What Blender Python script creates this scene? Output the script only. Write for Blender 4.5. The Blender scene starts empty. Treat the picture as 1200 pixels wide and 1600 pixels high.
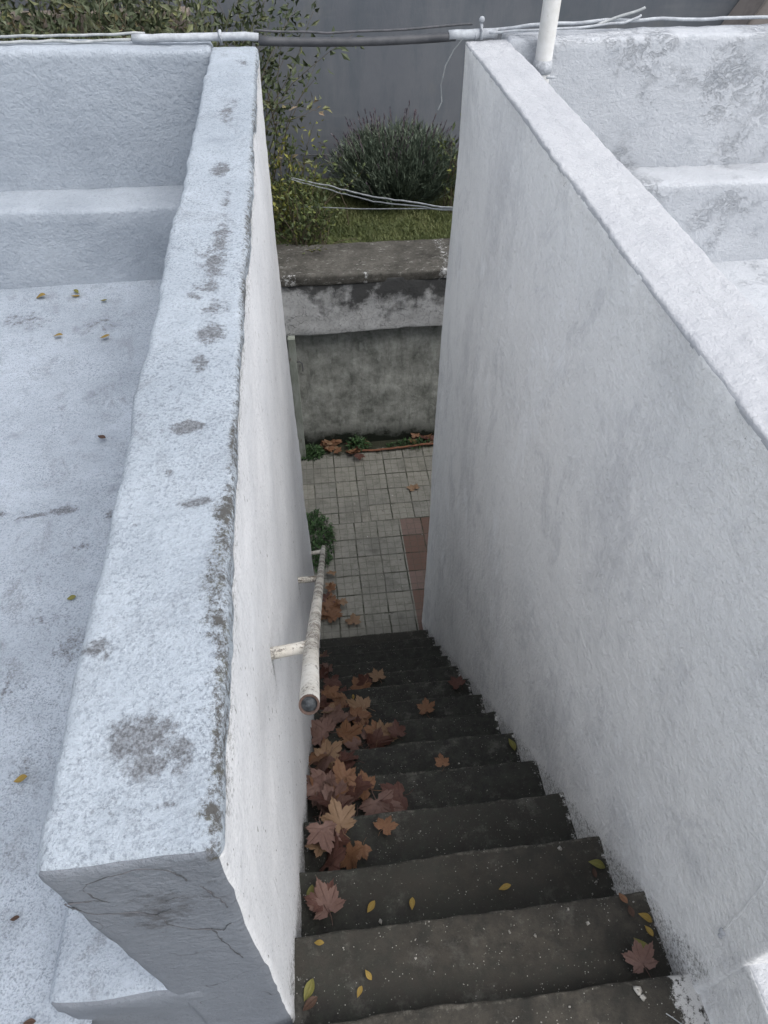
import bpy, math, random
from mathutils import Vector, Matrix, noise
random.seed(7)
R = math.radians
S = 0.75            # metres per working unit
Z0 = 6.18           # patio level lies 6.18 units under the camera
def W(x, y, z): return Vector((x*S, y*S, (z+Z0)*S))

# ------------------------------------------------------------------ camera, sky, sun, exposure
scn = bpy.context.scene
col = scn.collection
cd = bpy.data.cameras.new('camera'); cam = bpy.data.objects.new('camera', cd); col.objects.link(cam)
cd.sensor_width = 36; cd.lens = 25.09; cd.clip_end = 3000; cd.clip_start = 0.02
m = Matrix(((0.99355, 0.07784, -0.08234), (-0.11306, 0.72386, -0.68062), (0.00662, 0.68554, 0.72800)))
q = m.to_quaternion(); q.normalize()
cam.rotation_euler = q.to_euler(); cam.location = W(0, 0, 0)
scn.camera = cam
SUN_EL, SUN_AZ = 60, 132     # azimuth from +y towards +x
wd = bpy.data.worlds.new('World'); scn.world = wd; wd.use_nodes = True
nt = wd.node_tree; bg = nt.nodes['Background']
sky = nt.nodes.new('ShaderNodeTexSky'); sky.sky_type = 'NISHITA'; sky.sun_disc = False
sky.sun_elevation = R(SUN_EL); sky.sun_rotation = R(SUN_AZ)
sky.dust_density = 4.0; sky.air_density = 1.0; sky.ozone_density = 1.0
hs = nt.nodes.new('ShaderNodeHueSaturation'); hs.inputs['Saturation'].default_value = 0.36
nt.links.new(sky.outputs[0], hs.inputs['Color']); nt.links.new(hs.outputs[0], bg.inputs[0])
bg.inputs[1].default_value = 0.15
sd = bpy.data.lights.new('sun', 'SUN'); so = bpy.data.objects.new('sun', sd); col.objects.link(so)
sd.energy = 0.5; sd.angle = R(80); sd.color = (1.0, 0.96, 0.91)
el, az = R(SUN_EL), R(SUN_AZ)
dirv = Vector((math.sin(az)*math.cos(el), math.cos(az)*math.cos(el), math.sin(el)))
so.rotation_euler = dirv.to_track_quat('Z', 'Y').to_euler()
scn.view_settings.view_transform = 'Standard'; scn.view_settings.look = 'None'
scn.view_settings.exposure = 0.88; scn.view_settings.gamma = 1.0
scn.view_settings.use_curve_mapping = False

# ------------------------------------------------------------------ materials
class NT:
    def __init__(s, name):
        s.m = bpy.data.materials.new(name); s.m.use_nodes = True; s.t = s.m.node_tree
        s.b = s.t.nodes['Principled BSDF']; s.tc = s.t.nodes.new('ShaderNodeTexCoord')
    def n(s, t, **k):
        o = s.t.nodes.new('ShaderNode'+t)
        for a, b in k.items(): setattr(o, a, b)
        return o
    def l(s, a, b): s.t.links.new(a, b)
    def put(s, sock, v):
        if isinstance(v, bpy.types.NodeSocket): s.l(v, sock)
        else: sock.default_value = v
    def math(s, op, a, b=0.0, c=0.0, clamp=False):
        o = s.n('Math', operation=op); o.use_clamp = clamp
        s.put(o.inputs[0], a); s.put(o.inputs[1], b); s.put(o.inputs[2], c); return o.outputs[0]
    def coord(s, scale=(1, 1, 1)):
        mp = s.n('Mapping'); s.l(s.tc.outputs['Object'], mp.inputs[0]); mp.inputs['Scale'].default_value = scale
        return mp.outputs[0]
    def noise(s, scale, detail=5, rough=0.6, stretch=(1, 1, 1), dist=0.0):
        o = s.n('TexNoise'); s.l(s.coord(stretch), o.inputs['Vector'])
        o.inputs['Scale'].default_value = scale; o.inputs['Detail'].default_value = detail
        o.inputs['Roughness'].default_value = rough; o.inputs['Distortion'].default_value = dist
        return o.outputs['Fac']
    def voro(s, scale, feature='F1', stretch=(1, 1, 1), warp=0.0):
        o = s.n('TexVoronoi', feature=feature)
        v = s.coord(stretch)
        if warp:
            nz = s.n('TexNoise'); s.l(v, nz.inputs['Vector']); nz.inputs['Scale'].default_value = scale*1.5
            sc = s.n('VectorMath', operation='SCALE'); s.l(nz.outputs['Color'], sc.inputs[0]); sc.inputs['Scale'].default_value = warp
            ad = s.n('VectorMath', operation='ADD'); s.l(v, ad.inputs[0]); s.l(sc.outputs[0], ad.inputs[1]); v = ad.outputs[0]
        s.l(v, o.inputs['Vector']); o.inputs['Scale'].default_value = scale
        return o.outputs['Distance']
    def ramp(s, v, lo, hi, a=0.0, b=1.0):
        o = s.n('MapRange'); s.put(o.inputs[0], v)
        for i, x in enumerate((lo, hi, a, b)): o.inputs[i+1].default_value = x
        return o.outputs[0]
    def mix(s, f, a, b):
        o = s.n('Mix', data_type='RGBA'); s.put(o.inputs[0], f)
        for i, x in ((6, a), (7, b)):
            if isinstance(x, (tuple, list)): x = (*x[:3], 1)
            s.put(o.inputs[i], x)
        return o.outputs[2]
    def attr(s, name):
        return s.n('Attribute', attribute_name=name).outputs['Fac']
    def bump(s, items):
        prev = None
        for h, st, d in items:
            o = s.n('Bump'); o.inputs['Strength'].default_value = st; o.inputs['Distance'].default_value = d
            s.put(o.inputs['Height'], h)
            if prev is not None: s.l(prev, o.inputs['Normal'])
            prev = o.outputs[0]
        s.l(prev, s.b.inputs['Normal'])
    def done(s, c, rough=0.9, spec=0.2):
        s.put(s.b.inputs['Base Color'], (*c, 1) if isinstance(c, tuple) else c)
        s.put(s.b.inputs['Roughness'], rough); s.b.inputs['Specular IOR Level'].default_value = spec
        return s.m

def plaster(name, base, low, dirt, speck=0.0, grime=0.35, brush=(1, 1, 1), grain=150, bumpk=1.0, crack=False, flake=0.0, worn=0.0, edgec=(0.06, 0.054, 0.045), stainc=(0.085, 0.085, 0.09), speckc=(0.17, 0.195, 0.225), drips=0.0):
    s = NT(name)
    big = s.noise(3.2, 6, 0.65); mid = s.noise(17, 6, 0.7, brush); fine = s.noise(grain, 4, 0.75); fine2 = s.noise(grain*0.4, 5, 0.7)
    c = s.mix(s.ramp(big, 0.35, 0.68), base, low)
    c = s.mix(s.math('MULTIPLY', s.ramp(mid, 0.50, 0.72), 0.55), c, low)
    c = s.mix(s.math('MULTIPLY', s.ramp(s.noise(7, 8, 0.75), 0.56, 0.74), grime), c, dirt)
    if speck:
        f = s.math('MULTIPLY', s.ramp(fine, 0.47, 0.60), s.ramp(fine2, 0.36, 0.56))
        f = s.math('MULTIPLY', f, s.ramp(s.noise(5, 6, 0.7), 0.35, 0.62, speck*0.45, speck))
        c = s.mix(f, c, speckc)
    if drips:
        f = s.math('MULTIPLY', s.ramp(s.noise(60, 5, 0.7, (1, 1, 0.07)), 0.60, 0.78), drips)
        c = s.mix(f, c, dirt)
        f = s.math('MULTIPLY', s.ramp(s.noise(110, 2, 0.5, (1, 1, 0.3)), 0.70, 0.76), drips*1.3)
        c = s.mix(f, c, (0.12, 0.11, 0.10))
    extra = []
    if worn:
        wv = s.noise(8.5, 9, 0.80, (1, .7, 1), 0.4)
        f = s.math('MULTIPLY', s.ramp(wv, 0.535, 0.60), s.ramp(fine, 0.40, 0.55, 0.35, 1)); f = s.math('MULTIPLY', f, s.ramp(s.noise(1.7, 3), 0.40, 0.60, 0.35, 1))
        c = s.mix(s.math('MULTIPLY', f, worn), c, (0.20, 0.22, 0.245)); extra.append((wv, 0.35, -0.01))
    if flake:
        reg = s.ramp(s.noise(2.6, 3, 0.6), 0.50, 0.62)
        fl = s.ramp(s.noise(22, 8, 0.78, (1, 1, 1.3), 0.6), 0.50, 0.56)
        f = s.math('MULTIPLY', reg, fl); c = s.mix(s.math('MULTIPLY', f, flake*0.45), c, dirt)
        sp_ = s.math('MULTIPLY', reg, s.ramp(s.noise(60, 6, 0.8), 0.58, 0.66)); c = s.mix(s.math('MULTIPLY', sp_, 0.7*flake), c, (0.16, 0.17, 0.19))
        extra.append((f, 0.7, -0.006))
    if name == 'white_orange_peel_paint':
        tr = s.noise(5, 5, 0.6, (1, 1.6, 0.5), 0.8); extra.append((tr, 0.35, 0.03))
        c = s.mix(s.math('MULTIPLY', s.ramp(s.noise(2.1, 7, 0.75, (1, 1, 0.6)), 0.50, 0.66), 0.6), c, (0.60, 0.61, 0.625))
        c = s.mix(s.math('MULTIPLY', s.ramp(s.noise(4.5, 9, 0.78, (1, 1, 0.55), 0.5), 0.53, 0.59), 0.38), c, (0.56, 0.57, 0.59))
        c = s.mix(s.math('MULTIPLY', s.ramp(s.noise(3.1, 9, 0.8, (1, 1, 0.45), 0.3), 0.56, 0.63), 0.8), c, (0.90, 0.915, 0.925))
    if crack:
        f = s.ramp(s.voro(2.6, 'DISTANCE_TO_EDGE', (1, 1, 1.3), 0.55), 0.0, 0.006, 1, 0)
        f = s.math('MULTIPLY', f, s.ramp(s.noise(4, 3), 0.47, 0.56))
        c = s.mix(s.math('MULTIPLY', f, 0.8), c, (0.05, 0.05, 0.055))
    st = s.math('ADD', s.attr('stain'), s.math('MULTIPLY', s.math('SUBTRACT', s.noise(34, 8, 0.8), 0.5), 3.2))
    st = s.math('MULTIPLY', s.ramp(st, 0.45, 0.85), s.ramp(fine, 0.35, 0.6, 0.55, 1))
    c = s.mix(s.math('MULTIPLY', st, 0.9), c, stainc)
    mo = s.math('ADD', s.attr('moss'), s.math('MULTIPLY', s.math('SUBTRACT', s.noise(95, 8, 0.9), 0.5), 5.5))
    mo = s.ramp(mo, 0.50, 1.05)
    c = s.mix(s.math('MULTIPLY', mo, 0.9), c, s.mix(s.ramp(s.noise(60, 3), 0.5, 0.75), edgec, (0.075, 0.07, 0.035)))
    s.bump([(big, 0.25*bumpk, 0.03), (fine2, 0.5*bumpk, 0.012), (fine, 0.45*bumpk, 0.004), (s.math('ADD', st, mo), 0.3, -0.004)]+extra)
    return s.done(c, 0.88, 0.25)

M = {}
M['left'] = plaster('worn_white_limewash', (0.445, 0.50, 0.56), (0.345, 0.395, 0.45), (0.25, 0.29, 0.34), 0.85, 0.50, grain=210, bumpk=1.4, worn=0.55)
M['left_terrace'] = plaster('worn_white_terrace_paint', (0.445, 0.50, 0.57), (0.32, 0.365, 0.42), (0.18, 0.205, 0.24), 1.0, 0.8, (0.4, 1.5, 1), grain=220, worn=0.8, bumpk=1.3)
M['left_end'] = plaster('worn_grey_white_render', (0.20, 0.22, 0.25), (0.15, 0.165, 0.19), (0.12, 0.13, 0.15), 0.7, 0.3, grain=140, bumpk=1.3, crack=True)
M['left_parapet'] = plaster('bluish_white_brushed_render', (0.42, 0.465, 0.52), (0.32, 0.36, 0.41), (0.30, 0.33, 0.37), 0.35, 0.35, (0.3, 1, 2.5), grain=120, bumpk=1.7)
M['left_face'] = plaster('smooth_white_render', (0.74, 0.75, 0.765), (0.66, 0.675, 0.695), (0.46, 0.47, 0.48), 0.30, 0.45, (1, 1, 0.15), grain=190, bumpk=1.0, drips=1.0)
M['right'] = plaster('white_textured_paint', (0.48, 0.495, 0.52), (0.42, 0.435, 0.465), (0.54, 0.555, 0.575), 0.08, 0.15, grain=120, bumpk=1.4, edgec=(0.5, 0.49, 0.46))
M['right_face'] = plaster('white_orange_peel_paint', (0.875, 0.88, 0.875), (0.81, 0.82, 0.82), (0.70, 0.71, 0.72), 0.06, 0.50, (1, 1, 0.3), grain=85, bumpk=1.8, edgec=(0.11, 0.11, 0.10))
M['right_parapet'] = plaster('flaking_white_render', (0.51, 0.535, 0.57), (0.44, 0.465, 0.50), (0.28, 0.305, 0.34), 0.08, 0.8, grain=130, bumpk=1.5, flake=0.8)
M['facade'] = M['left_face']

def m_step():
    s = NT('damp_mossy_concrete')
    n1 = s.noise(6, 7, 0.7); n2 = s.noise(90, 5, 0.75); n3 = s.noise(26, 7, 0.72)
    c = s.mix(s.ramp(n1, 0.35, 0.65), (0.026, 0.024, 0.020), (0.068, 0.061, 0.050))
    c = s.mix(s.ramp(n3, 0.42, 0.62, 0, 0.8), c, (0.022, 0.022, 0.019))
    wet_shade = s.ramp(s.math('ADD', s.attr('wet_shade'), s.math('MULTIPLY', s.math('SUBTRACT', n1, 0.5), 1.1)), 0.25, 0.85)
    c = s.mix(s.math('MULTIPLY', wet_shade, 0.93), c, s.mix(s.ramp(n3, 0.4, 0.65), (0.011, 0.011, 0.010), (0.030, 0.033, 0.026)))
    c = s.mix(s.math('MULTIPLY', s.ramp(s.noise(9, 7, 0.78), 0.55, 0.72), 0.45), c, (0.15, 0.145, 0.13))
    c = s.mix(s.math('MULTIPLY', s.ramp(n2, 0.62, 0.72), 0.5), c, (0.22, 0.21, 0.18))
    vo = s.voro(120); sel = s.ramp(s.noise(35, 2), 0.52, 0.60)
    c = s.mix(s.math('MULTIPLY', s.ramp(vo, 0.10, 0.17, 0.75, 0), sel), c, (0.42, 0.41, 0.38))
    ed = s.math('ADD', s.attr('edge'), s.math('MULTIPLY', s.math('SUBTRACT', s.noise(55, 6, 0.8), 0.5), 2.0))
    c = s.mix(s.math('MULTIPLY', s.ramp(ed, 0.8, 1.15), 0.4), c, (0.22, 0.21, 0.18))
    pa = s.math('ADD', s.attr('paint'), s.math('MULTIPLY', s.math('SUBTRACT', s.noise(48, 7, 0.8), 0.5), 2.2))
    c = s.mix(s.math('MULTIPLY', s.ramp(pa, 0.62, 0.80), 0.85), c, (0.55, 0.55, 0.54))
    s.bump([(n3, 0.35, 0.012), (n2, 0.6, 0.006)])
    return s.done(c, s.ramp(wet_shade, 0, 1, 0.85, 0.6), 0.3)
M['step'] = m_step()

def m_patio():
    s = NT('square_patio_tiles')
    sep = s.n('SeparateXYZ'); s.l(s.tc.outputs['Object'], sep.inputs[0]); x, y = sep.outputs[0], sep.outputs[1]
    T = 0.2625*S
    far = s.math('GREATER_THAN', y, 5.645*S)
    leftp = s.math('MULTIPLY', far, s.math('LESS_THAN', x, 0.528*S))
    off = s.math('ADD', s.math('MULTIPLY', far, 0.202*S), 0.326*S)
    off = s.math('SUBTRACT', off, s.math('MULTIPLY', leftp, 0.105*S))
    wob = s.math('MULTIPLY', s.math('SUBTRACT', s.noise(6, 4), 0.5), 0.016)
    xx = s.math('DIVIDE', s.math('ADD', s.math('SUBTRACT', x, off), wob), T)
    yy = s.math('DIVIDE', s.math('ADD', s.math('SUBTRACT', y, s.math('SUBTRACT', 5.645*S, s.math('MULTIPLY', leftp, 0.09*S))), wob), T)
    def grid(k, w):
        a = s.math('PINGPONG', s.math('MULTIPLY', xx, k), 0.5); b = s.math('PINGPONG', s.math('MULTIPLY', yy, k), 0.5)
        return s.ramp(s.math('MINIMUM', a, b), w*0.4, w, 1, 0)
    joint = grid(1, 0.042); small = grid(3, 0.055)
    wn = s.n('TexWhiteNoise', noise_dimensions='2D'); cv = s.n('CombineXYZ')
    s.l(s.math('FLOOR', xx), cv.inputs[0]); s.l(s.math('FLOOR', yy), cv.inputs[1]); s.l(cv.outputs[0], wn.inputs['Vector'])
    n1 = s.noise(4, 6, 0.7); n2 = s.noise(60, 5, 0.7)
    c = s.mix(s.ramp(n1, 0.35, 0.65), (0.12, 0.12, 0.108), (0.21, 0.207, 0.185))
    c = s.mix(s.ramp(wn.outputs['Value'], 0, 1, 0, 0.5), c, (0.25, 0.242, 0.205))
    red = s.math('MULTIPLY', s.math('GREATER_THAN', x, 0.872*S), s.math('LESS_THAN', y, 5.645*S))
    c = s.mix(red, c, s.mix(s.ramp(wn.outputs['Value'], 0.2, 0.8), (0.115, 0.070, 0.055), (0.15, 0.105, 0.09)))
    c = s.mix(s.math('MULTIPLY', s.ramp(n2, 0.5, 0.7), 0.35), c, (0.09, 0.09, 0.08))
    c = s.mix(s.math('MULTIPLY', small, s.ramp(s.noise(9, 3), 0.35, 0.6, 0.25, 0.65)), c, (0.07, 0.07, 0.055))
    c = s.mix(s.math('MULTIPLY', joint, s.ramp(s.noise(4, 5, 0.7), 0.42, 0.58, 0.15, 1.0)), c, (0.025, 0.028, 0.018))
    c = s.mix(s.math('MULTIPLY', s.ramp(s.noise(11, 8, 0.75), 0.48, 0.68), 0.55), c, (0.065, 0.065, 0.05))
    # soil that gathers along the foot of the back wall
    soil = s.math('ADD', s.ramp(y, 6.62*S, 7.0*S), s.math('MULTIPLY', s.math('SUBTRACT', s.noise(14, 6, 0.7), 0.5), 1.2))
    c = s.mix(s.ramp(soil, 0.5, 0.75), c, (0.03, 0.032, 0.02))
    s.bump([(s.math('MAXIMUM', joint, s.math('MULTIPLY', small, 0.6)), 0.6, -0.006), (n2, 0.3, 0.003)])
    return s.done(c, 0.8, 0.3)
M['patio'] = m_patio()

def m_retain(name, kind):
    s = NT(name)
    sep = s.n('SeparateXYZ'); s.l(s.tc.outputs['Object'], sep.inputs[0]); z = sep.outputs[2]
    n1 = s.noise(5, 7, 0.72); n2 = s.noise(45, 6, 0.75); n3 = s.noise(14, 6, 0.75, (1, 1, 0.5)); n4 = s.noise(22, 5, 0.7, (1, 1, 0.2))
    if kind == 'low':
        c = s.mix(s.ramp(n1, 0.35, 0.66), (0.14, 0.147, 0.132), (0.40, 0.41, 0.38))
        c = s.mix(s.ramp(n4, 0.5, 0.75, 0, 0.6), c, (0.055, 0.06, 0.052))
        c = s.mix(s.math('MULTIPLY', s.ramp(n3, 0.54, 0.66), 0.75), c, (0.36, 0.375, 0.35))
        c = s.mix(s.math('MULTIPLY', s.ramp(n2, 0.58, 0.7), 0.4), c, (0.05, 0.055, 0.045))
        foot = s.math('ADD', s.ramp(z, 0.0, 0.42, 1, 0), s.math('MULTIPLY', s.math('SUBTRACT', n1, 0.5), 1.3))
        c = s.mix(s.ramp(foot, 0.48, 0.85), c, (0.018, 0.022, 0.016))
    elif kind == 'band':
        c = s.mix(s.ramp(n1, 0.35, 0.66), (0.33, 0.335, 0.33), (0.46, 0.47, 0.475))
        c = s.mix(s.math('MULTIPLY', s.ramp(n2, 0.50, 0.68), 0.55), c, (0.085, 0.085, 0.082))
        cr = s.ramp(s.voro(4.2, 'DISTANCE_TO_EDGE', (1, 1, 0.8), 0.28), 0.0, 0.014, 1, 0)
        c = s.mix(s.math('MULTIPLY', cr, s.ramp(n3, 0.42, 0.6)), c, (0.02, 0.02, 0.02))
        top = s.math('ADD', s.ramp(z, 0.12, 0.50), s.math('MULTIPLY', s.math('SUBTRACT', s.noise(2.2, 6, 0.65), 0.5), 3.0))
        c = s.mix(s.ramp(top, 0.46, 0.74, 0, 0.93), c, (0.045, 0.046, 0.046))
    else:
        c = s.mix(s.ramp(n1, 0.35, 0.66), (0.045, 0.043, 0.038), (0.115, 0.11, 0.098))
        c = s.mix(s.math('MULTIPLY', s.ramp(n2, 0.5, 0.66), 0.7), c, (0.035, 0.035, 0.032))
        c = s.mix(s.math('MULTIPLY', s.ramp(s.noise(34, 7, 0.8, (0.5, 1, 1)), 0.57, 0.64), 0.7), c, (0.30, 0.30, 0.28))
    pa = s.math('ADD', s.attr('paint'), s.math('MULTIPLY', s.math('SUBTRACT', s.noise(30, 8, 0.85), 0.5), 3.0))
    c = s.mix(s.math('MULTIPLY', s.ramp(pa, 0.80, 1.0), 0.9), c, (0.50, 0.51, 0.51))
    s.bump([(n1, 0.4, 0.03), (n2, 0.6, 0.01)])
    return s.done(c, 0.92, 0.15)
M['retain_low'] = m_retain('stained_old_render', 'low'); M['retain_band'] = m_retain('cracked_limewash_band', 'band'); M['retain_top'] = m_retain('mossy_coping', 'top')

def m_grey():
    s = NT('grey_painted_render')
    n1 = s.noise(0.9, 6, 0.6); n2 = s.noise(5, 6, 0.7, (1, 1, 0.25)); n3 = s.noise(50, 4, 0.6); n4 = s.noise(9, 5, 0.6, (0.12, 1, 1))
    c = s.mix(s.ramp(n1, 0.35, 0.65), (0.115, 0.126, 0.145), (0.155, 0.165, 0.181))
    c = s.mix(s.ramp(n2, 0.45, 0.70, 0, 0.75), c, (0.09, 0.108, 0.126))
    c = s.mix(s.ramp(n4, 0.55, 0.8, 0, 0.35), c, (0.215, 0.22, 0.225))
    c = s.mix(s.ramp(s.noise(1.3, 7, 0.7), 0.56, 0.72, 0, 0.45), c, (0.18, 0.18, 0.165))
    s.bump([(n2, 0.2, 0.02), (n3, 0.25, 0.004)])
    return s.done(c, 0.85, 0.2)
M['grey'] = m_grey()

def simple(name, c1, c2, scale=20, lo=0.4, hi=0.6, rough=0.8, bump=0.2, spec=0.3, c3=None, metal=0.0, stretch=(1, 1, 1)):
    s = NT(name); n = s.noise(scale, 6, 0.72, stretch)
    c = s.mix(s.ramp(n, lo, hi), c1, c2)
    if c3: c = s.mix(s.ramp(s.noise(scale*2.3, 6, 0.75, stretch), 0.60, 0.68), c, c3)
    s.bump([(n, bump, 0.004)]); s.b.inputs['Metallic'].default_value = metal
    return s.done(c, rough, spec)
def m_rail():
    s = NT('chipped_cream_paint_on_steel')
    c = s.mix(s.ramp(s.noise(14, 6, 0.7), 0.35, 0.65), (0.60, 0.59, 0.55), (0.42, 0.395, 0.345))
    ch = s.math('ADD', s.noise(120, 7, 0.8, (1, 1, 1)), s.math('MULTIPLY', s.math('SUBTRACT', s.noise(9, 4), 0.5), 0.7))
    k = s.ramp(ch, 0.50, 0.54); c = s.mix(s.math('MULTIPLY', k, 0.9), c, s.mix(s.ramp(s.noise(40, 3), 0.4, 0.6), (0.09, 0.065, 0.045), (0.16, 0.15, 0.14)))
    s.bump([(k, 0.5, -0.002), (s.noise(90, 4), 0.3, 0.002)]); return s.done(c, 0.6, 0.4)
M['rail'] = m_rail()
M['rust'] = simple('rusty_cut_steel', (0.085, 0.055, 0.045), (0.05, 0.035, 0.03), 60, rough=0.8)
M['bore'] = simple('dark_pipe_plug', (0.03, 0.035, 0.04), (0.09, 0.10, 0.11), 70, rough=0.6)
M['black_pvc'] = simple('dark_grey_conduit', (0.045, 0.048, 0.055), (0.07, 0.073, 0.08), 8, rough=0.5)
M['white_pvc'] = simple('white_painted_conduit', (0.43, 0.46, 0.49), (0.30, 0.32, 0.35), 25, rough=0.7, c3=(0.30, 0.31, 0.32))
M['pole'] = simple('off_white_pole_paint', (0.66, 0.665, 0.66), (0.56, 0.56, 0.54), 9, rough=0.6, c3=(0.42, 0.41, 0.38))
M['cable'] = simple('white_cable_sheath', (0.40, 0.42, 0.43), (0.26, 0.28, 0.29), 20, rough=0.6)
M['cable_dark'] = simple('dark_cable_sheath', (0.06, 0.065, 0.07), (0.10, 0.10, 0.11), 20)
M['earth'] = simple('garden_soil', (0.035, 0.03, 0.02), (0.055, 0.06, 0.025), 6)
M['lawn'] = simple('lawn_soil', (0.045, 0.055, 0.02), (0.07, 0.085, 0.03), 3)
M['stick'] = simple('reddish_bare_stick', (0.20, 0.09, 0.05), (0.13, 0.06, 0.04), 40)
M['stem'] = simple('woody_stem', (0.11, 0.09, 0.06), (0.07, 0.06, 0.04), 40)
M['crumb'] = simple('pale_plaster_crumbs', (0.40, 0.39, 0.36), (0.20, 0.19, 0.17), 30)
M['post'] = simple('peeling_pale_green_paint', (0.28, 0.30, 0.275), (0.18, 0.20, 0.17), 12, rough=0.7, c3=(0.12, 0.10, 0.08), stretch=(1, 1, 0.3))
M['tin'] = simple('brown_weathered_sheet', (0.21, 0.19, 0.18), (0.14, 0.125, 0.12), 3, rough=0.8)
M['tanwall'] = simple('tan_old_render', (0.22, 0.19, 0.165), (0.15, 0.13, 0.115), 6)

def foliage(name, cols, var=0.25, rough=0.55):
    s = NT(name); at = s.attr('tint')
    cr = s.n('ValToRGB'); s.l(at, cr.inputs[0]); e = cr.color_ramp.elements
    while len(e) < len(cols): e.new(0.5)
    for i, c in enumerate(cols): e[i].position = i/(len(cols)-1); e[i].color = (*c, 1)
    s.b.inputs['Transmission Weight'].default_value = 0
    return s.done(cr.outputs[0], rough, 0.3)
M['hedge'] = foliage('dusty_hedge_leaves', [(0.035, 0.048, 0.025), (0.065, 0.082, 0.042), (0.10, 0.115, 0.07), (0.16, 0.17, 0.07), (0.20, 0.15, 0.10)])
M['shrub'] = foliage('small_shrub_leaves', [(0.035, 0.050, 0.022), (0.06, 0.08, 0.032), (0.10, 0.125, 0.042), (0.20, 0.20, 0.045)])
M['lavender'] = foliage('grey_green_needles', [(0.035, 0.052, 0.038), (0.075, 0.10, 0.07), (0.15, 0.18, 0.135)])
M['spike'] = foliage('faded_flower_spikes', [(0.055, 0.045, 0.065), (0.11, 0.09, 0.11), (0.09, 0.075, 0.07)])
M['weed'] = foliage('fresh_green_weed', [(0.018, 0.038, 0.014), (0.03, 0.065, 0.022), (0.05, 0.10, 0.035)])
M['grass'] = foliage('lawn_blades', [(0.05, 0.068, 0.024), (0.085, 0.105, 0.038), (0.135, 0.15, 0.06), (0.22, 0.21, 0.12)])

def leafmat(name, a, b, vein):
    s = NT(name); n = s.noise(18, 6, 0.7); n2 = s.noise(70, 4, 0.7)
    c = s.mix(s.ramp(n, 0.35, 0.65), a, b)
    c = s.mix(s.math('MULTIPLY', s.ramp(n2, 0.55, 0.75), 0.4), c, tuple(v*0.4 for v in a))
    vv = s.math('POWER', s.attr('vein'), 5.0)
    c = s.mix(s.math('MULTIPLY', vv, 0.75), c, vein)
    s.bump([(vv, 0.4, 0.004), (n2, 0.3, 0.002)])
    return s.done(c, 0.6, 0.3)
LM = [leafmat('orange_brown_leaf', (0.137, 0.064, 0.036), (0.170, 0.094, 0.050), (0.091, 0.042, 0.025)),
      leafmat('mauve_brown_leaf', (0.117, 0.069, 0.059), (0.149, 0.091, 0.074), (0.074, 0.039, 0.033)),
      leafmat('maroon_brown_leaf', (0.064, 0.027, 0.022), (0.092, 0.045, 0.034), (0.041, 0.019, 0.017)),
      leafmat('tan_leaf', (0.167, 0.105, 0.064), (0.200, 0.130, 0.079), (0.120, 0.066, 0.041)),
      leafmat('yellow_leaf', (0.235, 0.174, 0.039), (0.202, 0.123, 0.028), (0.269, 0.213, 0.078)),
      leafmat('olive_leaf', (0.118, 0.118, 0.034), (0.151, 0.140, 0.034), (0.179, 0.157, 0.056)),
      leafmat('dark_brown_small_leaf', (0.050, 0.028, 0.022), (0.078, 0.045, 0.028), (0.039, 0.022, 0.017))]

# ------------------------------------------------------------------ mesh helpers (all coordinates in working units)
def tag(o, label=None, cat=None, group=None, kind=None):
    if label: o['label'] = label
    if cat: o['category'] = cat
    if group: o['group'] = group
    if kind: o['kind'] = kind
    return o
def root(name, loc, label, cat, group=None):
    o = bpy.data.objects.new(name, None); col.objects.link(o); o.location = W(*loc); o.empty_display_size = 0.1
    return tag(o, label, cat, group)
def wloc(o):
    v = Vector(o.location)
    while o.parent: o = o.parent; v = v + o.location
    return v
def mk(name, V, F, mat, parent=None, base=(0, 0, -Z0), smooth=True, attrs=None, mats=None, mi=None):
    """V in units; object origin = parent's or base."""
    o0 = wloc(parent) if parent else W(*base)
    me = bpy.data.meshes.new(name)
    me.from_pydata([tuple(W(*v)-o0) for v in V], [], F)
    for mm in (mats or [mat]): me.materials.append(mm)
    if mi:
        for p, k in zip(me.polygons, mi): p.material_index = k
    if smooth: me.polygons.foreach_set('use_smooth', [True]*len(me.polygons))
    for an, vals in (attrs or {}).items():
        a = me.attributes.new(an, 'FLOAT', 'POINT'); a.data.foreach_set('value', vals)
    me.update()
    o = bpy.data.objects.new(name, me); col.objects.link(o)
    if parent: o.parent = parent
    else: o.location = o0
    return o
def lin(a, b, step, fine=None, r=0.02):
    """coordinate list a..b, with extra lines inside the rounding radius at both ends"""
    n = max(1, int(round((b-a-2*r)/step)))
    mid = [a+r+(b-a-2*r)*i/n for i in range(n+1)]
    return [a, a+r*0.3, a+r*0.65]+mid+[b-r*0.65, b-r*0.3, b]
def sst(a, b, x):
    t = max(0.0, min(1.0, (x-a)/(b-a))); return t*t*(3-2*t)
def nz(p, f, seed=0.0):
    return noise.noise(Vector((p[0]*f+seed, p[1]*f+seed*1.7, p[2]*f-seed)))
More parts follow.
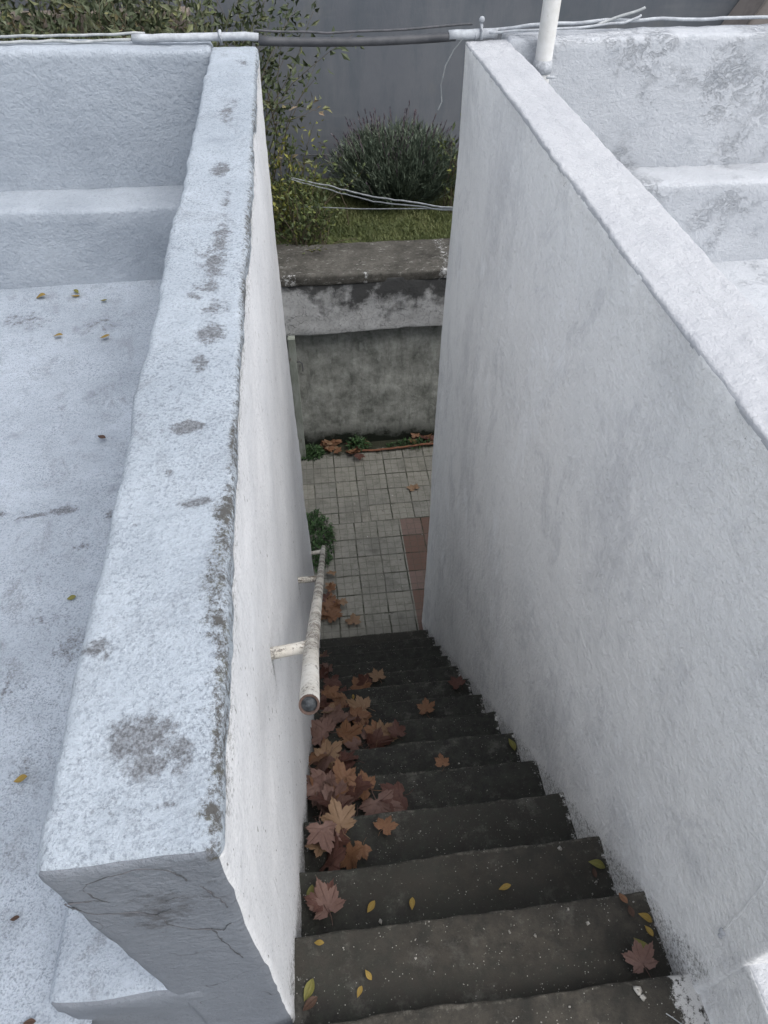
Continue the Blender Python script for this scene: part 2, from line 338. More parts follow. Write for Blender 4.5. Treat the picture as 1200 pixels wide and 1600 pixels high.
def rbox(X, Y, Z, r, disp=None, matf=None, skip=()):
    """rounded box surface from coordinate lists, every vertex then run through disp(p)->p"""
    V, F, MI, idx = [], [], [], {}
    lo = (X[0]+r, Y[0]+r, Z[0]+r); hi = (X[-1]-r, Y[-1]-r, Z[-1]-r)
    L = (X, Y, Z)
    def vert(i, j, k):
        key = (i, j, k)
        if key in idx: return idx[key]
        p = (X[i], Y[j], Z[k]); c = [max(l, min(h, a)) for a, l, h in zip(p, lo, hi)]
        d = [a-b for a, b in zip(p, c)]; n = math.sqrt(sum(a*a for a in d))
        if n > r: p = tuple(b+a/n*r for a, b in zip(d, c))
        if disp: p = disp(p)
        idx[key] = len(V); V.append(tuple(p)); return idx[key]
    nx, ny, nzz = len(X)-1, len(Y)-1, len(Z)-1
    def face(a, fl, tagn):
        F.append(a[::-1] if fl else a); MI.append(matf(tagn) if matf else 0)
    for i in range(nx):
        for j in range(ny):
            if 'z+' not in skip: face((vert(i, j, nzz), vert(i+1, j, nzz), vert(i+1, j+1, nzz), vert(i, j+1, nzz)), False, 'z+')
            if 'z-' not in skip: face((vert(i, j, 0), vert(i+1, j, 0), vert(i+1, j+1, 0), vert(i, j+1, 0)), True, 'z-')
        for k in range(nzz):
            if 'y-' not in skip: face((vert(i, 0, k), vert(i+1, 0, k), vert(i+1, 0, k+1), vert(i, 0, k+1)), False, 'y-')
            if 'y+' not in skip: face((vert(i, ny, k), vert(i+1, ny, k), vert(i+1, ny, k+1), vert(i, ny, k+1)), True, 'y+')
    for j in range(ny):
        for k in range(nzz):
            if 'x-' not in skip: face((vert(0, j, k), vert(0, j+1, k), vert(0, j+1, k+1), vert(0, j, k+1)), True, 'x-')
            if 'x+' not in skip: face((vert(nx, j, k), vert(nx, j+1, k), vert(nx, j+1, k+1), vert(nx, j, k+1)), False, 'x+')
    return V, F, MI
def rough(amp, f, seed=0.0, amp2=0.0, f2=25):
    def d(p):
        return (p[0]+amp*nz(p, f, 3+seed)+amp2*nz(p, f2, 5), p[1]+amp*nz(p, f, 17+seed)+amp2*nz(p, f2, 11), p[2]+amp*nz(p, f, 31+seed)+amp2*nz(p, f2, 23))
    return d
def tube(pts, r, seg=12, caps=True, taper=None):
    V, F = [], []
    pts = [Vector(p) for p in pts]; n = len(pts)
    up = Vector((0.13, 0.21, 0.97))
    for i, p in enumerate(pts):
        t = (pts[min(i+1, n-1)]-pts[max(i-1, 0)]).normalized()
        a = t.cross(up)
        if a.length < 0.05: a = t.cross(Vector((1, 0, 0)))
        a.normalize(); b = t.cross(a)
        rr = (r[i] if isinstance(r, (list, tuple)) else r)
        for k in range(seg):
            w = 2*math.pi*k/seg; V.append(tuple(p+a*math.cos(w)*rr+b*math.sin(w)*rr))
    for i in range(n-1):
        for k in range(seg):
            k2 = (k+1) % seg; F.append((i*seg+k, i*seg+k2, (i+1)*seg+k2, (i+1)*seg+k))
    if caps: F.append(tuple(range(seg))[::-1]); F.append(tuple(range((n-1)*seg, n*seg)))
    return V, F
def join(*parts):
    V, F = [], []
    for v, f in parts:
        o = len(V); V += list(v); F += [tuple(i+o for i in q_) for q_ in f]
    return V, F
def ball(c, r, seg=10):
    V, F = [], []
    rings = seg//2
    for i in range(rings+1):
        th = math.pi*i/rings
        for k in range(seg):
            w = 2*math.pi*k/seg; V.append((c[0]+r*math.sin(th)*math.cos(w), c[1]+r*math.sin(th)*math.sin(w), c[2]+r*math.cos(th)))
    for i in range(rings):
        for k in range(seg): F.append((i*seg+k, (i+1)*seg+k, (i+1)*seg+(k+1) % seg, i*seg+(k+1) % seg))
    return V, F

# ------------------------------------------------------------------ setting
def sheet(name, x0, x1, y0, y1, z, mat, label, step=1.0, amp=0.0, f=2, kind='structure'):
    nx = max(1, int((x1-x0)/step)); ny = max(1, int((y1-y0)/step)); V = []; F = []
    for j in range(ny+1):
        for i in range(nx+1):
            p = (x0+(x1-x0)*i/nx, y0+(y1-y0)*j/ny, z); V.append((p[0], p[1], z+amp*(nz(p, f, 2)+0.4*nz(p, f*3.1, 9))))
    for j in range(ny):
        for i in range(nx): a = j*(nx+1)+i; F.append((a, a+1, a+nx+2, a+nx+1))
    o = mk(name, V, F, mat, attrs=None); tag(o, label, None, None, kind); return o
sheet('ground', -900, 900, -900, 900, -Z0-0.12, M['earth'], 'bare ground around the houses', 100)
o = sheet('patio_floor', -6, 7, 3.8, 7.2, -Z0, M['patio'], 'grey and red square tiled patio floor at the foot of the steps', 0.2, 0.004, 1.5)
sheet('lawn', -7, 9, 7.45, 9.9, -3.86, M['lawn'], 'raised garden soil under the lawn', 0.1, 0.03, 1.5)

# left terrace floor (crack and grime painted as attributes)
def terrace(name, x0, x1, y0, y1, z, mat, label, stains, step=0.025):
    nx = int((x1-x0)/step); ny = int((y1-y0)/step); V = []; F = []; A = []
    for j in range(ny+1):
        for i in range(nx+1):
            x = x0+(x1-x0)*i/nx; y = y0+(y1-y0)*j/ny; p = (x, y, z)
            V.append((x, y, z+0.012*nz(p, 1.8, 2)+0.006*nz(p, 7, 5)))
            A.append(max([0.0]+[w*max(0, 1-math.hypot((x-a)/rx, (y-b)/ry)) for a, b, rx, ry, w in stains]))
    for j in range(ny):
        for i in range(nx): a = j*(nx+1)+i; F.append((a, a+1, a+nx+2, a+nx+1))
    o = mk(name, V, F, mat, base=((x0+x1)/2, (y0+y1)/2, z), attrs={'stain': A}); tag(o, label, None, None, 'structure'); return o
terr_st = [(-1.32+0.05*i, 2.06+0.012*math.sin(i*1.3), 0.07, 0.022, 1.1) for i in range(7)]
terr_st += [(-1.02, 2.07, 0.07, 0.045, 1.3), (-0.84, 2.03, 0.05, 0.07, 0.9), (-0.92, 1.85, 0.05, 0.09, 0.8), (-1.1, 3.45, 0.2, 0.2, 0.6), (-1.5, 3.5, 0.3, 0.15, 0.7),
            (-0.88, 1.42, 0.12, 0.15, 0.8), (-1.0, 1.55, 0.14, 0.06, 0.7), (-0.75, 1.2, 0.08, 0.1, 0.7), (-0.75, 2.1, 0.05, 0.08, 0.7), (-0.93, 2.5, 0.09, 0.05, 0.65), (-0.95, 1.0, 0.1, 0.12, 0.6), (-1.05, 1.3, 0.06, 0.2, 0.6)]
terrace('terrace_floor', -4.2, -0.64, -0.8, 3.95, -2.06, M['left_terrace'], 'weathered bluish white terrace floor left of the stairwell', terr_st)
terrace('terrace_floor', 1.1, 6.5, -0.8, 3.95, -2.12, M['right_parapet'], 'bright white terrace floor right of the stairwell', [(2.95, 3.5, 0.25, 0.03, 1.0), (3.1, 3.3, 0.2, 0.1, 0.9)], 0.04)

sheet('landing_floor', -.75, -.19, -.9, .36, -2.5, M['left_terrace'], 'small painted floor strip beside the stair landing', .05, .004)
# ------------------------------------------------------------------ stairwell walls
spots = [(-.297, .515, .060, .045, 1.25), (-.285, .47, .045, .03, 1.1), (-.235, .485, .035, .035, .95), (-.262, .495, .03, .02, .75), (-.25, .53, .03, .02, .8), (-.385, .68, .03, .022, 1.15), (-.37, .66, .02, .015, .9),
         (-.300, 1.232, .028, .030, 1.15), (-.272, 1.243, .030, .030, 1.2), (-.262, 1.003, .03, .016, 1.2), (-.235, 1.008, .03, .016, 1.1), (-.25, 1.60, .045, .06, 1.2), (-.28, 1.60, .03, .03, .85), (-.268, 1.466, .03, .05, .95),
         (-.27, 2.63, .05, .08, 1.0), (-.262, 1.95, .055, .15, .85), (-.245, 2.1, .04, .2, .75), (-.308, 1.097, .02, .02, .75), (-.272, 1.83, .05, .05, .85), (-.25, 1.72, .05, .06, .75), (-.30, 1.78, .04, .04, .7),
         (-.26, 3.2, .05, .2, .7), (-.22, 3.9, .05, .1, .7), (-.24, 2.35, .03, .2, .65), (-.33, .42, .05, .01, .9), (-.38, .405, .05, .008, 1.1), (-.25, .41, .03, .008, .8), (-.36, .95, .015, .01, 1.0), (-.31, 2.0, .03, .1, .6)]
mosses = [(-.19, .99, .016, .10, 1.2), (-.20, .975, .03, .05, 1.2), (-.195, .90, .03, .09, .95), (-.20, .80, .04, .12, .85), (-.195, .71, .03, .06, 1.0), (-.188, .6, .014, .3, .8), (-.19, .402, .022, .022, 1.35), (-.187, .5, .012, .15, .85),
          (-.183, 1.5, .012, .6, .75), (-.178, 2.2, .02, .7, .75), (-.175, 3.0, .018, .9, .8), (-.19, 1.2, .012, .2, .9), (-.18, 1.8, .02, .25, .95), (-.186, .345, .012, .02, .9)]
def left_wall():
    X0, X1 = -.416, -.180
    X = lin(X0, X1, .014); Y = [.347, .353, .360]+[.367+.016*i for i in range(239)]+[4.2]
    Z = [-6.3+.05*i for i in range(int((6.3-1.04)/.05))]+[-1.05, -1.035, -1.02, -1.013, -1.007, -1.0]
    base = rough(.012, 2.2, 0, .0035, 22)
    def d(p):
        x, y, z = p
        t = (y-.347)/3.85
        x += (.032*t if x < -.3 else .026*t)
        # the inner face swells a little below the rail and pulls in at the foot
        if x > -.3 and z < -1.1: x += .010*math.sin((z+1.1)*0.9)*sst(-1.1, -1.6, z)
        q_ = base((x, y, z))
        e = .006*nz((x, y*1.0, z), 9, 41)
        return (q_[0]+e*(1 if z > -1.06 else .3), q_[1], q_[2])
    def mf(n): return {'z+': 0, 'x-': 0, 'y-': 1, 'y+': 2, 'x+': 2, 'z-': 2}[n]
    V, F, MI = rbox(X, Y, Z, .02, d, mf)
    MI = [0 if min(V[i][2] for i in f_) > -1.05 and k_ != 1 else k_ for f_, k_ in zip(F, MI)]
    st, mo = [], []
    for x, y, z in V:
        if z > -1.04:
            st.append(max([0.0]+[w*max(0, 1.25-math.hypot((x-a)/rx, (y-b)/ry)) for a, b, rx, ry, w in spots]))
            arris = (.50+.9*nz((y, 0, 0), 4, 12)+.5*nz((y, x, 0), 40, 2))*sst(.013, .002, abs((x-.026*(y-.347)/3.85)+.182))
            mo.append(max([arris]+[w*max(0, 1.2-math.hypot((x-a-.026*(y-.347)/3.85)/rx, (y-b)/ry)) for a, b, rx, ry, w in mosses]))
        else:
            s_ = .62*max(0, 1.3-math.hypot((x+.285-.25*(z+1.2))/.10, (z+1.22)/.16)) if y < .365 else 0.0
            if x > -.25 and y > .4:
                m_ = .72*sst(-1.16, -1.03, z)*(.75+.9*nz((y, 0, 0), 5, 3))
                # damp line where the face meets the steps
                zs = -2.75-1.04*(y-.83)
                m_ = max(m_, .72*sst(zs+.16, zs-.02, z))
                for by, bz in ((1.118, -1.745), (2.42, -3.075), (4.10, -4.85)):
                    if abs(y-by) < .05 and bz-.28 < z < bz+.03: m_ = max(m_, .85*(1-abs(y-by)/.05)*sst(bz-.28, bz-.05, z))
            else: m_ = 0.0
            st.append(s_); mo.append(m_)
    # bare cracked patch on the end face
    r_ = root('stairwell_wall', (-.3, .35, -Z0), 'bluish white stairwell wall left of the steps with speckled stained top', 'wall')
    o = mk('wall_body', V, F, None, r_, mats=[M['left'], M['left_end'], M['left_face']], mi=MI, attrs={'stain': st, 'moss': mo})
    # broad foot beside the wall
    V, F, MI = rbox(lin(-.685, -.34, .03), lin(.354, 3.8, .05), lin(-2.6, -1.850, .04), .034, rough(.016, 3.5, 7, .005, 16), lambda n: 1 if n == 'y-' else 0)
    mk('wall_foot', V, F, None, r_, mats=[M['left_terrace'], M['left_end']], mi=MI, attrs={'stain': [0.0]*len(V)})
    # open render cracks on the end face: thin raised lips following the delaminated patch
    import itertools
    paths = [[(-.405, -1.12), (-.40, -1.16), (-.385, -1.19), (-.36, -1.20), (-.335, -1.205), (-.322, -1.22), (-.305, -1.25), (-.30, -1.30), (-.285, -1.34), (-.26, -1.36), (-.24, -1.37)],
             [(-.35, -1.14), (-.365, -1.11), (-.37, -1.08), (-.36, -1.05), (-.33, -1.035), (-.29, -1.03), (-.255, -1.04), (-.24, -1.07), (-.235, -1.10)],
             [(-.405, -1.12), (-.39, -1.125), (-.37, -1.12), (-.352, -1.135)],
             [(-.225, -1.13), (-.215, -1.17), (-.207, -1.21), (-.200, -1.26)],
             [(-.24, -1.37), (-.225, -1.39), (-.215, -1.37), (-.205, -1.36)],
             [(-.28, -1.18), (-.265, -1.165), (-.25, -1.17)], [(-.31, -1.25), (-.30, -1.23), (-.28, -1.22)],
             [(-.24, -1.38), (-.235, -1.44), (-.225, -1.52), (-.215, -1.60)]]
    parts = []
    for pth in paths:
        fine_ = []
        for a, b in zip(pth[:-1], pth[1:]):
            for k in range(6):
                t = k/6; xx = a[0]+(b[0]-a[0])*t; zz = a[1]+(b[1]-a[1])*t
                fine_.append((xx+.004*nz((xx, 0, zz), 60, 1), zz+.004*nz((xx, 1, zz), 60, 8)))
        fine_.append(pth[-1])
        pts = []
        for xx, zz in fine_:
            qd = d((xx, .347, zz)); pts.append((qd[0], qd[1]-.0003, qd[2]))
        rr = [.0004+.0022*abs(nz((i*.31, 3, 1), 1.3, len(parts))) for i in range(len(pts))]
        parts.append(tube(pts, rr, 6))
    mk('crack', *join(*parts), M['cable_dark'], o)
left_wall()

def right_wall():
    X = [.905, .909, .914]+[.919+.0125*i for i in range(16)]+[1.116, 1.121, 1.127]
    Y = [.272, .278, .288]+[.30+.016*i for i in range(243)]+[4.192, 4.2]
    Z = [-6.3+.05*i for i in range(int((6.3-1.10)/.05))]+[-1.10, -1.08, -1.06, -1.045, -1.03, -1.02, -1.013, -1.007, -1.0]
    base = rough(.007, 1.9, 50, .003, 20)
    def d(p):
        x, y, z = p
        t = (y-1.0)/3.2
        up = .056*(1-t)*sst(-2.2, -1.02, z)
        k = sst(-1.07, -1.0, z)*sst(.97, .91, x)
        chip = .012*max(0, nz((y, 0, 0), 9, 9)+.35*nz((y, 0, 0), 40, 2))+.003*nz((y, x, z), 45, 9)
        mid = 1.035+.006*nz((y, 0, 0), 3, 2)
        ledge = 0.0
        if z > -1.02: ledge = -.003*sst(mid+.006, mid-.010, x)+.0030*math.exp(-((x-mid)/.005)**2)*max(0, .6+1.5*nz((y, 0, 0), 2.5, 60))+.0025*nz((x, y*.6, 0), 22, 8)
        x2 = x+chip*k
        if z < -1.1: x2 += .012*math.sin(z*1.4+y*.7)*sst(-1.1, -1.8, z)*(1 if x < 1 else 0)
        q_ = base((x2, y, z))
        return (q_[0], q_[1], q_[2]+up+ledge-chip*.6*k)
    def mf(n): return {'z+': 0, 'x-': 1, 'y-': 1, 'y+': 1, 'x+': 0, 'z-': 1}[n]
    V, F, MI = rbox(X, Y, Z, .012, d, mf)
    MI = [0 if min(V[i][2] for i in f_) > (-1.022+.056*(1-(V[f_[0]][1]-1.0)/3.2)) else k_ for f_, k_ in zip(F, MI)]
    st = [0.0]*len(V); mo = []
    for x, y, z in V:
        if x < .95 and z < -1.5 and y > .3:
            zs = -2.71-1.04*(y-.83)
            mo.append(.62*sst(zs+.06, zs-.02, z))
        elif z > -1.03 and x < .95: mo.append(.75*max(0, nz((y, 0, 0), 6, 77))*sst(.94, .91, x))
        else: mo.append(0.0)
    r_ = root('stairwell_wall', (1.0, .35, -Z0), 'white textured stairwell wall right of the steps with ridge along its top', 'wall')
    mk('wall_body', V, F, None, r_, mats=[M['right'], M['right_face']], mi=MI, attrs={'stain': st, 'moss': mo})
    # low stub the wall drops to beside the landing
    V, F, MI = rbox(lin(.910, 1.12, .015), lin(-.9, .30, .02), lin(-2.6, -1.955, .04), .014, rough(.004, 4, 3, .003, 24), lambda n: 0 if n == 'z+' else 1)
    mk('low_stub', V, F, None, r_, mats=[M['right'], M['right_face']], mi=MI)
right_wall()

def parapet(x0, x1, mats, label, zt, seed, step=.05):
    r_ = root('parapet_wall', ((x0+x1)/2, 4.2, -Z0), label, 'parapet')
    V, F, MI = rbox(lin(x0, x1, step), lin(4.11, 4.32, .03), [-6.3+.2*i for i in range(23)]+[-1.9+.04*i for i in range(21)]+[zt-.05, zt-.03, zt-.015, zt-.006, zt], .03, rough(.016, 1.7, seed, .006, 14))
    mk('wall_body', V, F, mats, r_, attrs={'stain': [0.0]*len(V), 'moss': [0.0]*len(V)})
    V, F, MI = rbox(lin(x0+.01, x1-.01, step), lin(3.85, 4.13, .04), lin(-2.3, -1.64, .04), .03, rough(.014, 1.7, seed+9, .005, 14))
    mk('ledge', V, F, mats, r_)
    return r_
parapet(-4.2, -.385, M['left_parapet'], 'bluish white parapet wall with ledge closing the left terrace', -.99, 3)
parapet(1.12, 6.5, M['right_parapet'], 'bright flaking white parapet wall with ledge closing the right terrace', -.985, 21)
# ------------------------------------------------------------------ the flight of steps
noses = [(.327, -2.31), (.57, -2.43)]+[(.829+.279*k, -2.71-.29*k) for k in range(12)]
st_root = root('staircase', (.37, .3, -Z0), 'steep dark damp concrete stairs running down between the two white walls', 'stairs')
prev = -.9
for k, (y, z) in enumerate(noses):
    X = lin(-.215-.001*(k % 3), .93+.001*(k % 3), .02, r=.012); Y = lin(prev-.06 if k else -.9, y, .02 if k else .03, r=.012)
    Zl = [z-.62, z-.4, z-.2, z-.1, z-.05, z-.03, z-.012, z-.0078, z-.0036, z]
    sd_ = k*7.3
    def d(p, z=z, y0=y, sd_=sd_):
        x, yy, zz = p
        e = sst(y0-.05, y0, yy)
        yy2 = yy+e*(.010*nz((x, 0, 0), 3, sd_)+.006*nz((x, zz, 0), 18, sd_)) 
        zz2 = zz+.008*nz((x, yy, 0), 2.5, sd_)+.003*nz((x, yy, zz), 22, sd_)
        if zz > z-.05: zz2 -= e*.010*max(0, nz((x, 1, 0), 11, sd_+4))
        return (x, yy2, zz2)
    V, F, MI = rbox(X, Y, Zl, .010, d)
    wet_shade, edge, paint = [], [], []
    damp = [0.0, .22, .42, .62, .78, .88, .95, 1, 1, 1, .95, .9, .75, .5][k]  # darkening per step: mostly damp, partly the deep corridor's shade put into the colour
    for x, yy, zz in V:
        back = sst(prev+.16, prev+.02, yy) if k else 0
        wet_shade.append(damp+.30*back+.25*sst(.35, -.1, x)*(1 if k else 0))
        edge.append(.85*sst(y-.035, y-.004, yy)*(1 if zz > z-.03 else .3))
        pl = .40*sst(-.13, -.165, x)*(1 if k < 4 else .35)+.60*sst(.865, .90, x)
        if k == 0: pl = max(pl, 1.3*sst(-.06, -.16, x)*sst(.345, .32, yy)*sst(.27, .30, yy), .85*sst(.80, .86, x))
        paint.append(pl)
    mk('step' if k else 'landing', V, F, M['step'], st_root, attrs={'wet_shade': wet_shade, 'edge': edge, 'paint': paint})
    prev = y

# ------------------------------------------------------------------ retaining wall at the back of the patio
rt = root('retaining_wall', (0, 7.3, -Z0), 'old stained retaining wall across the patio with cracked whitewashed band', 'wall')
def rmat(name, X, Y, Zr, r, seed, mat, paintf, org):
    V, F, MI = rbox(X, Y, Zr, r, rough(.022, 1.6, seed, .008, 11))
    o = mk(name, V, F, mat, rt, attrs={'paint': [paintf(*v) for v in V]})
    # shader wants local height above the part's own foot
    o.location = W(*org)-W(0, 7.3, -Z0); dlt = W(*org)-W(0, 7.3, -Z0)
    o.data.transform(Matrix.Translation(-dlt))
    return o
rmat('lower_wall', lin(-5, 6, .06), lin(7.055, 7.5, .08), lin(-Z0-.05, -4.38, .05), .02, 2, M['retain_low'], lambda x, y, z: 0.0, (0, 7.3, -Z0))
rmat('band', lin(-5, 6, .05), lin(6.905, 7.5, .06), lin(-4.42, -3.775, .035), .02, 8, M['retain_band'],
     lambda x, y, z: .62*sst(.15, 0, abs(x-1.42))*sst(-4.0, -3.85, z)+.95*sst(.05, 0, abs(x-.61))*sst(-3.80, -3.74, z)+0, (0, 7.3, -4.42))
rmat('coping', lin(-5, 6, .05), lin(6.89, 7.60, .04), lin(-3.83, -3.712, .03), .025, 13, M['retain_top'],
     lambda x, y, z: .72*sst(.16, .04, abs(x-1.50))+.55*sst(.2, 0, abs(x+.18))+.85*sst(.05, 0, abs(x-.61))*sst(6.99, 6.92, y)+.30*sst(6.95, 6.9, y), (0, 7.3, -3.8))
# pale post beside the back wall
pr = root('gate_post', (-.215, 6.86, -Z0), 'narrow pale peeling gate post in front of the stained back wall', 'post')
V, F, MI = rbox(lin(-.262, -.182, .03, r=.01), lin(6.80, 6.88, .03, r=.01), lin(-Z0, -4.40, .1), .006, rough(.006, 3, 5, .002, 20)); mk('post_body', V, F, M['post'], pr)
mk('latch_hook', *tube([(-.185, 6.83, -4.72), (-.15, 6.82, -4.71), (-.125, 6.82, -4.73), (-.12, 6.82, -4.80), (-.125, 6.82, -4.84)], .006, 8), M['cable_dark'], pr)

# ------------------------------------------------------------------ tall grey wall behind the garden
V, F, MI = rbox(lin(-7, 9, .3), lin(9.70, 10.0, .15), lin(-4.1, .6, .3), .01, rough(.01, .8, 3))
o = mk('boundary_wall', V, F, M['grey'], base=(1, 9.8, -4.1)); tag(o, 'tall plain dark grey rendered wall behind the garden', 'wall')
V = [(x, y, z) for y in (9.2, 9.66) for x, z in ((4.90, -2.73), (8.5, -2.73), (8.5, -0.33), (6.20, -0.53))]
F = [(0, 1, 2, 3), (5, 4, 7, 6), (0, 4, 5, 1), (1, 5, 6, 2), (2, 6, 7, 3), (3, 7, 4, 0)]
sh = root('neighbour_shed', (7, 9.4, -3.86), 'brownish sloping shed end against the grey wall at far right', 'shed')
mk('gable_wall', V, F, M['tin'], sh, smooth=False)
mk('verge_board', *tube([(4.90, 9.19, -2.73), (6.20, 9.19, -0.53)], .015, 6), M['tin'], sh)
mk('shed_base', *rbox(lin(4.93, 8.5, .5), lin(9.22, 9.64, .2), lin(-3.9, -2.72, .5), .01)[:2], M['tin'], sh)

# ------------------------------------------------------------------ handrail
hr = root('handrail', (-.09, .72, -1.35), 'cream painted steel pipe handrail with chipped paint on the left wall', 'handrail')
path = [(-0.0618, 0.7174, -1.3188), (-0.0676, 1.0811, -1.697), (-0.0636, 1.6381, -2.2764), (-0.0536, 2.6259, -3.3036), (-0.0473, 3.6598, -4.3789), (-0.0417, 4.5867, -5.3429)]
pp = []
for a, b in zip(path[:-1], path[1:]):
    for k in range(8): pp.append(tuple(a[i]+(b[i]-a[i])*k/8 for i in range(3)))
pp.append(path[-1])
rr = [.0212+.0006*nz((i*.3, 0, 0), 1, 5) for i in range(len(pp))]
rail_o = mk('rail', *tube(pp, rr, 24, False), M['rail'], hr)
dv = (Vector(pp[1])-Vector(pp[0])).normalized(); p0 = Vector(pp[0])
def ringcap(c, r0, r1, seg=24, depth=.0):
    V, F = [], []
    a = dv.cross(Vector((1, 0, 0))).normalized(); b = dv.cross(a)
    for r_, dd in ((r0, 0), (r1, 0), (r1, depth)):
        for k in range(seg):
            w = 2*math.pi*k/seg; V.append(tuple(c+a*math.cos(w)*r_+b*math.sin(w)*r_+dv*dd))
    for j in range(2):
        for k in range(seg): F.append((j*seg+k, j*seg+(k+1) % seg, (j+1)*seg+(k+1) % seg, (j+1)*seg+k))
    return V, F
mk('cut_end', *ringcap(p0-dv*.0002, .0214, .0165, depth=.03), M['rust'], rail_o)
mk('pipe_plug', *join(tube([tuple(p0+dv*.006), tuple(p0+dv*.03)], .0163, 24), tube([tuple(p0+dv*.002), tuple(p0+dv*.02)], [.009, .011], 16)), M['bore'], rail_o)
mk('far_cap', *ball(pp[-1], .021, 16), M['rail'], rail_o)
for (a, b) in (((-.195, 1.118, -1.745), (-0.075, 1.143, -1.762)), ((-.19, 2.42, -3.075), (-.062, 2.474, -3.146)), ((-.18, 4.10, -4.85), (-.05, 4.138, -4.876))):
    pts = [tuple(a[i]+(b[i]-a[i])*t/6 for i in range(3)) for t in range(7)]
    br = mk('bracket', *tube(pts, [.0185, .018, .0175, .0175, .0175, .018, .019], 16), M['rail'], hr)

# ------------------------------------------------------------------ conduits, wires and the pole on the parapets
cp = root('conduit_pipe', (.35, 4.22, -1.0), 'sagging dark conduit spanning the stairwell gap with white painted ends', 'pipe')
def sag(x): return -.983-.020*(1-((x-.36)/.62)**2)
mk('dark_span', *tube([(-.145+.05*i, 4.215, sag(-.145+.05*i)) for i in range(21)], .0205, 16), M['black_pvc'], cp)
mk('painted_end', *tube([(.82+.05*i, 4.215, -.985+.001*i+.003*nz((i, 0, 0), .7, 3)) for i in range(6)], .0235, 16), M['white_pvc'], cp)
mk('painted_end', *tube([(-.76+.05*i, 4.215+.004*nz((i, 0, 0), .9, 8), -.968+.004*nz((i, 0, 0), .7, 3)) for i in range(12)]+[(-.145, 4.215, -.975)], .0185, 16), M['white_pvc'], cp)
mk('clamp', *join(tube([(.985, 4.19, -1.0), (.985, 4.185, -.965), (.985, 4.20, -.945), (.985, 4.22, -.935)], .008, 8), ball((.985, 4.21, -.918), .015), tube([(.955, 4.215, -.985), (.962, 4.215, -.985)], .0255, 16)), M['white_pvc'], cp)
mk('clamp', *join(tube([(-.33, 4.19, -.995), (-.33, 4.185, -.955), (-.33, 4.21, -.94)], .007, 8), tube([(-.34, 4.215, -.968), (-.325, 4.215, -.968)], .027, 16)), M['white_pvc'], cp)
def wire(name, pts, r, mat, label, cat, jit=.004, group=None, n=10, seg=8):
    out = []
    for a, b in zip(pts[:-1], pts[1:]):
        for k in range(n):
            t = k/n; p = [a[i]+(b[i]-a[i])*t for i in range(3)]
            out.append((p[0], p[1]+jit*nz(p, 9, len(name)), p[2]+jit*nz(p, 7, 3)))
    out.append(pts[-1])
    o = mk(name, *tube(out, r, seg), mat, base=pts[0]); return tag(o, label, cat, group)
wire('cable', [(-.16, 4.26, -.955), (.2, 4.26, -.972), (.6, 4.26, -.965), (.95, 4.27, -.95)], .0055, M['cable_dark'], 'thin dark cable running above the sagging conduit', 'cable')
wire('cable', [(-3.4, 4.20, -.965), (-2.2, 4.22, -.968), (-1.4, 4.20, -.968), (-.75, 4.215, -.972)], .007, M['cable'], 'pale cable lying along the left parapet, nearer of two', 'cable', .012)
wire('cable', [(-3.4, 4.26, -.955), (-2.0, 4.275, -.95), (-1.2, 4.25, -.955), (-.7, 4.25, -.955)], .006, M['cable'], 'thin pale cable lying along the back edge of the left parapet', 'cable', .01)
wire('cable', [(1.05, 4.23, -.965), (1.3, 4.24, -.955), (1.75, 4.27, -.945), (2.3, 4.28, -.95), (3.4, 4.29, -.95), (5, 4.3, -.94)], .008, M['white_pvc'], 'white painted cable lying along the right parapet', 'cable', .008)
wire('cable', [(1.02, 4.17, -.965), (1.4, 4.19, -.965), (1.75, 4.24, -.95), (1.80, 4.25, -.935), (1.84, 4.26, -.925)], .006, M['white_pvc'], 'short white cable with frayed end rising above the right parapet', 'cable', .006)
wire('twig', [(1.60, 4.22, -.955), (1.70, 4.24, -.93), (1.84, 4.27, -.90), (1.86, 4.27, -.893)], .007, M['cable'], 'pale bare twig resting on the cables of the right parapet', 'twig', .006)
wire('cable', [(.89, 4.20, -1.0), (.85, 4.22, -1.05), (.815, 4.23, -1.13), (.80, 4.24, -1.22), (.81, 4.24, -1.30), (.79, 4.24, -1.34)], .0035, M['cable'], 'frayed white wire dangling from the conduit at the right wall', 'cable', .014)
pl = root('pole', (1.287, 4.06, -2.12), 'off white round metal pole standing in the corner of the right terrace', 'pole')
mk('shaft', *tube([(1.287, 4.055, -2.12), (1.287, 4.055, -1.1), (1.287, 4.055, 0), (1.287, 4.055, 1.6)], .0435, 24), M['pole'], pl)
mk('collar', *tube([(1.287, 4.055, -1.12), (1.287, 4.055, -1.06)], .048, 24), M['right_parapet'], pl, attrs={})
mk('fixing_bolt', *tube([(1.30, 4.00, -1.13), (1.345, 4.00, -1.128)], .006, 8), M['white_pvc'], pl)
wire('wire', [(.897, .42, -1.60), (.897, .383, -1.70), (.898, .365, -1.86), (.899, .357, -1.985)], .0035, M['right_face'], 'thin painted wire on the right stairwell wall above the landing', 'wire', .001)
tag(mk('fixing', *join(ball((.899, .356, -1.995), .010), ball((.899, .352, -2.015), .007)), M['right'], base=(.899, .356, -2.0)), 'small white painted blob at the foot of the thin wall wire', 'fixing')
